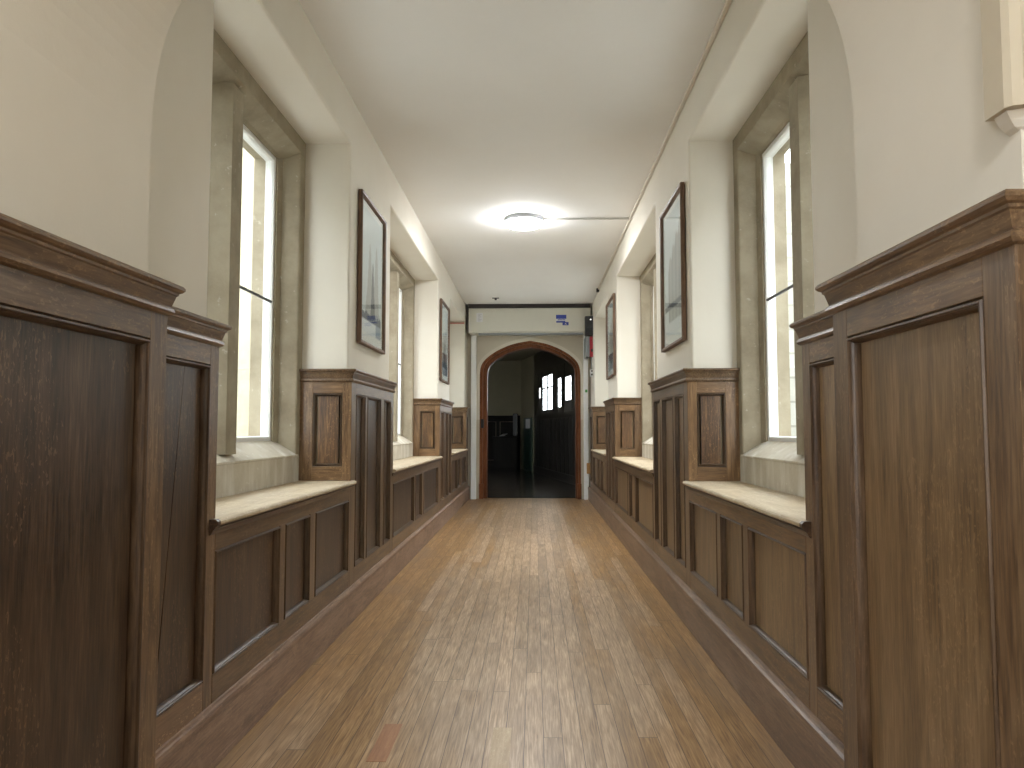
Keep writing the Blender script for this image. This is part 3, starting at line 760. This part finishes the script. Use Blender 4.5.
pb(t, 'notice', fm, .80, 1.28, 1.04, 1.27, .036, .040, LABELWHITE, 0)
boxobj('wall_mounted_box', (-.55, 19.40, .85), (-.43, 19.53, 1.42), BLACK, None, .01)
tag(bpy.data.objects['wall_mounted_box'], 'tall narrow black box on the far dado beside the green door', 'box', kind='thing')
t = thing('dark_chest', (-.80, 19.25, 0), 'low black chest against the far dado with a pale highlight sheet on top', 'chest')
boxobj('body', (-1.02, 18.98, .06), (-.44, 19.50, .80), DULLBLACK['Z'], t, .006)
boxobj('lid', (-1.05, 18.95, .80), (-.42, 19.52, .84), DULLBLACK['X'], t, .006)
boxobj('plinth', (-1.0, 19.0, 0), (-.46, 19.5, .06), DULLBLACK['X'], t)
bm = bmesh.new()
vs = [bm.verts.new(p) for p in ((-.88, 19.02, .845), (-.76, 18.98, .850), (-.68, 19.20, .905), (-.80, 19.24, .900))]
f = bm.faces.new(vs); r = bmesh.ops.extrude_face_region(bm, geom=[f])
for e in r['geom']:
    if isinstance(e, bmesh.types.BMVert): e.co.z += .004
tag(finish('highlight_sheet', bm, LABELWHITE, loc=(-.78, 19.1, .845)), 'pale tilted sheet modelling a highlight on the black chest in the far room', 'paper', kind='thing')  # white sheet added to stand for a pale highlight

# glazed timber screen, slanting along the right of the lobby
A, B = Vector((-.012, 18.12)), Vector((.735, 13.85)); E2 = B + (B - A) * .57
fs, L = vplane(A, E2)
def ud(px_y): return px_y
t = thing('glazed_screen', (.4, 15.8, 0), 'black timber screen with glazed lights over vertical boards, right of the far room', 'screen')
def sb(name, u0, u1, z0, z1, d0=-.03, d1=.0, mat=None, par=None): return pb(par or t, name, fs, u0, u1, z0, z1, d0, d1, mat or BLACKWOOD['Z'], .003)
lights = [(.55, .86, 1.73, 1.96), (1.03, 2.25, 1.44, 2.18), (2.72, 3.12, 1.46, 2.04), (3.43, 4.02, 1.57, 2.02), (4.27, 4.75, 1.57, 2.02), (5.0, 5.6, 1.57, 2.02)]
sb('middle_rail', 0, L, 1.24, 1.36, -.035, .006, BLACKWOOD['Y'])
sb('bottom_rail', 0, L, 0, .16, -.035, .010, BLACKWOOD['Y'])
sb('top_rail', 0, L, 2.30, CZ, -.035, .0, BLACKWOOD['Y'])
xs = [0] + [q for l in lights for q in l[:2]] + [L]
for a, b in zip(xs[::2], xs[1::2]): sb('upright', a, b, 1.36, 2.30, -.03, .0)
for a, b, c, d in lights:
    sb('sill_panel', a, b, 1.36, c, -.028, -.006, GREYWOOD['Y']); sb('head_panel', a, b, d, 2.30, -.028, -.006)
    pn = sb('glass_pane', a, b, c, d, -.018, -.014, GLASS)
    if b - a > 1:
        sb('glazing_bar', a, b, 1.905, 1.935, -.022, -.006, None, pn); sb('glazing_bar', (a + b) / 2 - .04, (a + b) / 2 + .04, c, d, -.022, -.006, None, pn)
n = 18; w = L / n
for i in range(n): sb('board', i * w + .018, (i + 1) * w - .018, .16, 1.24, -.025, -.002)
sb('backing', 0, L, .16, 1.24, -.04, -.026)

# ------------------------------------------------------------------ outside
tag(boxobj('exterior_ground', (-30, -20, -.6), (30, 40, -.5), GRAVEL), 'pale ground of the courtyard outside the windows', 'ground', kind='structure')
for s in (-1, 1):
    nm = SIDE[s]
    o = boxobj('exterior_wall_' + nm, (s * 2.4, 8.2, -.5), (s * 7, 8.6, 3.9), EXTSTONE)
    tag(o, 'pale stone wing wall seen through the %s windows' % nm, 'wall', kind='structure')
    o = boxobj('exterior_range_' + nm, (s * 6.0, -6, -.5), (s * 6.4, 8.6, 5.0), EXTSTONE)  # placed to keep part of the sky light off the nearer windows
    tag(o, 'tall stone range across the courtyard, added to block sky at the %s windows' % nm, 'wall', kind='structure')
    o = boxobj('exterior_pier_' + nm, (s * 2.85, 7.9, -.5), (s * 3.15, 8.25, 4.1), EXTYELLOW, None, .03)
    tag(o, 'yellow limestone buttress on the wing wall outside the %s windows' % nm, 'buttress', kind='structure')

# ------------------------------------------------------------------ cream moulded respond at the near right pier
bm = bmesh.new()
pts = [(.85, 1.12), (.648, 1.135), (.648, 1.088), (.654, 1.078), (.668, 1.074), (.673, 1.064), (.684, 1.057), (.695, 1.060), (.700, 1.068), (.706, 1.066), (.714, 1.050), (.728, 1.042), (.744, 1.044), (.752, 1.054), (.765, 1.046), (.85, 1.040)]
prism(bm, pts, lambda x, y: (x + .028, y, 1.462), lambda x, y: (x + .028, y, 2.50))
tr = tag(finish('trim_2', bm, CREAMSTONE), 'cream moulded stone respond hanging above the near right pier', 'corbel', kind='structure')
bm = bmesh.new(); ring = []
for z, d in ((1.4615, .032), (1.450, .038), (1.440, .046), (1.433, .056), (1.430, .066)):
    ring.append([bm.verts.new(p) for p in ((.652 + d, 1.125, z), (.652 + d, 1.082 + d * .4, z), (.735, 1.062 + d * .3, z), (.84, 1.055 + d * .4, z), (.84, 1.125, z))])
for a, b in zip(ring, ring[1:]):
    for i in range(5):
        q = (i + 1) % 5; bm.faces.new((a[i], a[q], b[q], b[i]))
bm.faces.new(ring[0]); bm.faces.new(ring[-1][::-1])
finish('corbel_stop', bm, WALL, tr)

# ------------------------------------------------------------------ daylight
w = bpy.data.worlds.new('overcast sky'); S.world = w; w.use_nodes = True
bg = w.node_tree.nodes['Background']; bg.inputs[0].default_value = (.90, .95, 1.0, 1); bg.inputs[1].default_value = 4.0

# ------------------------------------------------------------------ camera
f = 760.0; VP = (534.5, 430.0)
pit = math.atan((VP[1] - 384) / f); psi = math.atan((VP[0] - 512) * math.cos(pit) / f)
cd = bpy.data.cameras.new('camera'); cam = bpy.data.objects.new('camera', cd); COL.objects.link(cam)
cd.sensor_fit = 'HORIZONTAL'; cd.sensor_width = 36; cd.lens = f / 1024 * 36; cd.clip_start = .02
cam.location = (0, 0, 1.0); cam.rotation_euler = (math.pi / 2 + pit, 0, psi)
S.camera = cam
for o in list(bpy.data.objects):
    if 'base' in o: del o['base']
S.view_settings.view_transform = 'Standard'; S.view_settings.look = 'None'; S.view_settings.gamma = 1.0; S.view_settings.use_curve_mapping = False
S.view_settings.exposure = 1.32
S.cycles.max_bounces = 14; S.cycles.diffuse_bounces = 8; S.cycles.transparent_max_bounces = 12
S.cycles.use_denoising = True
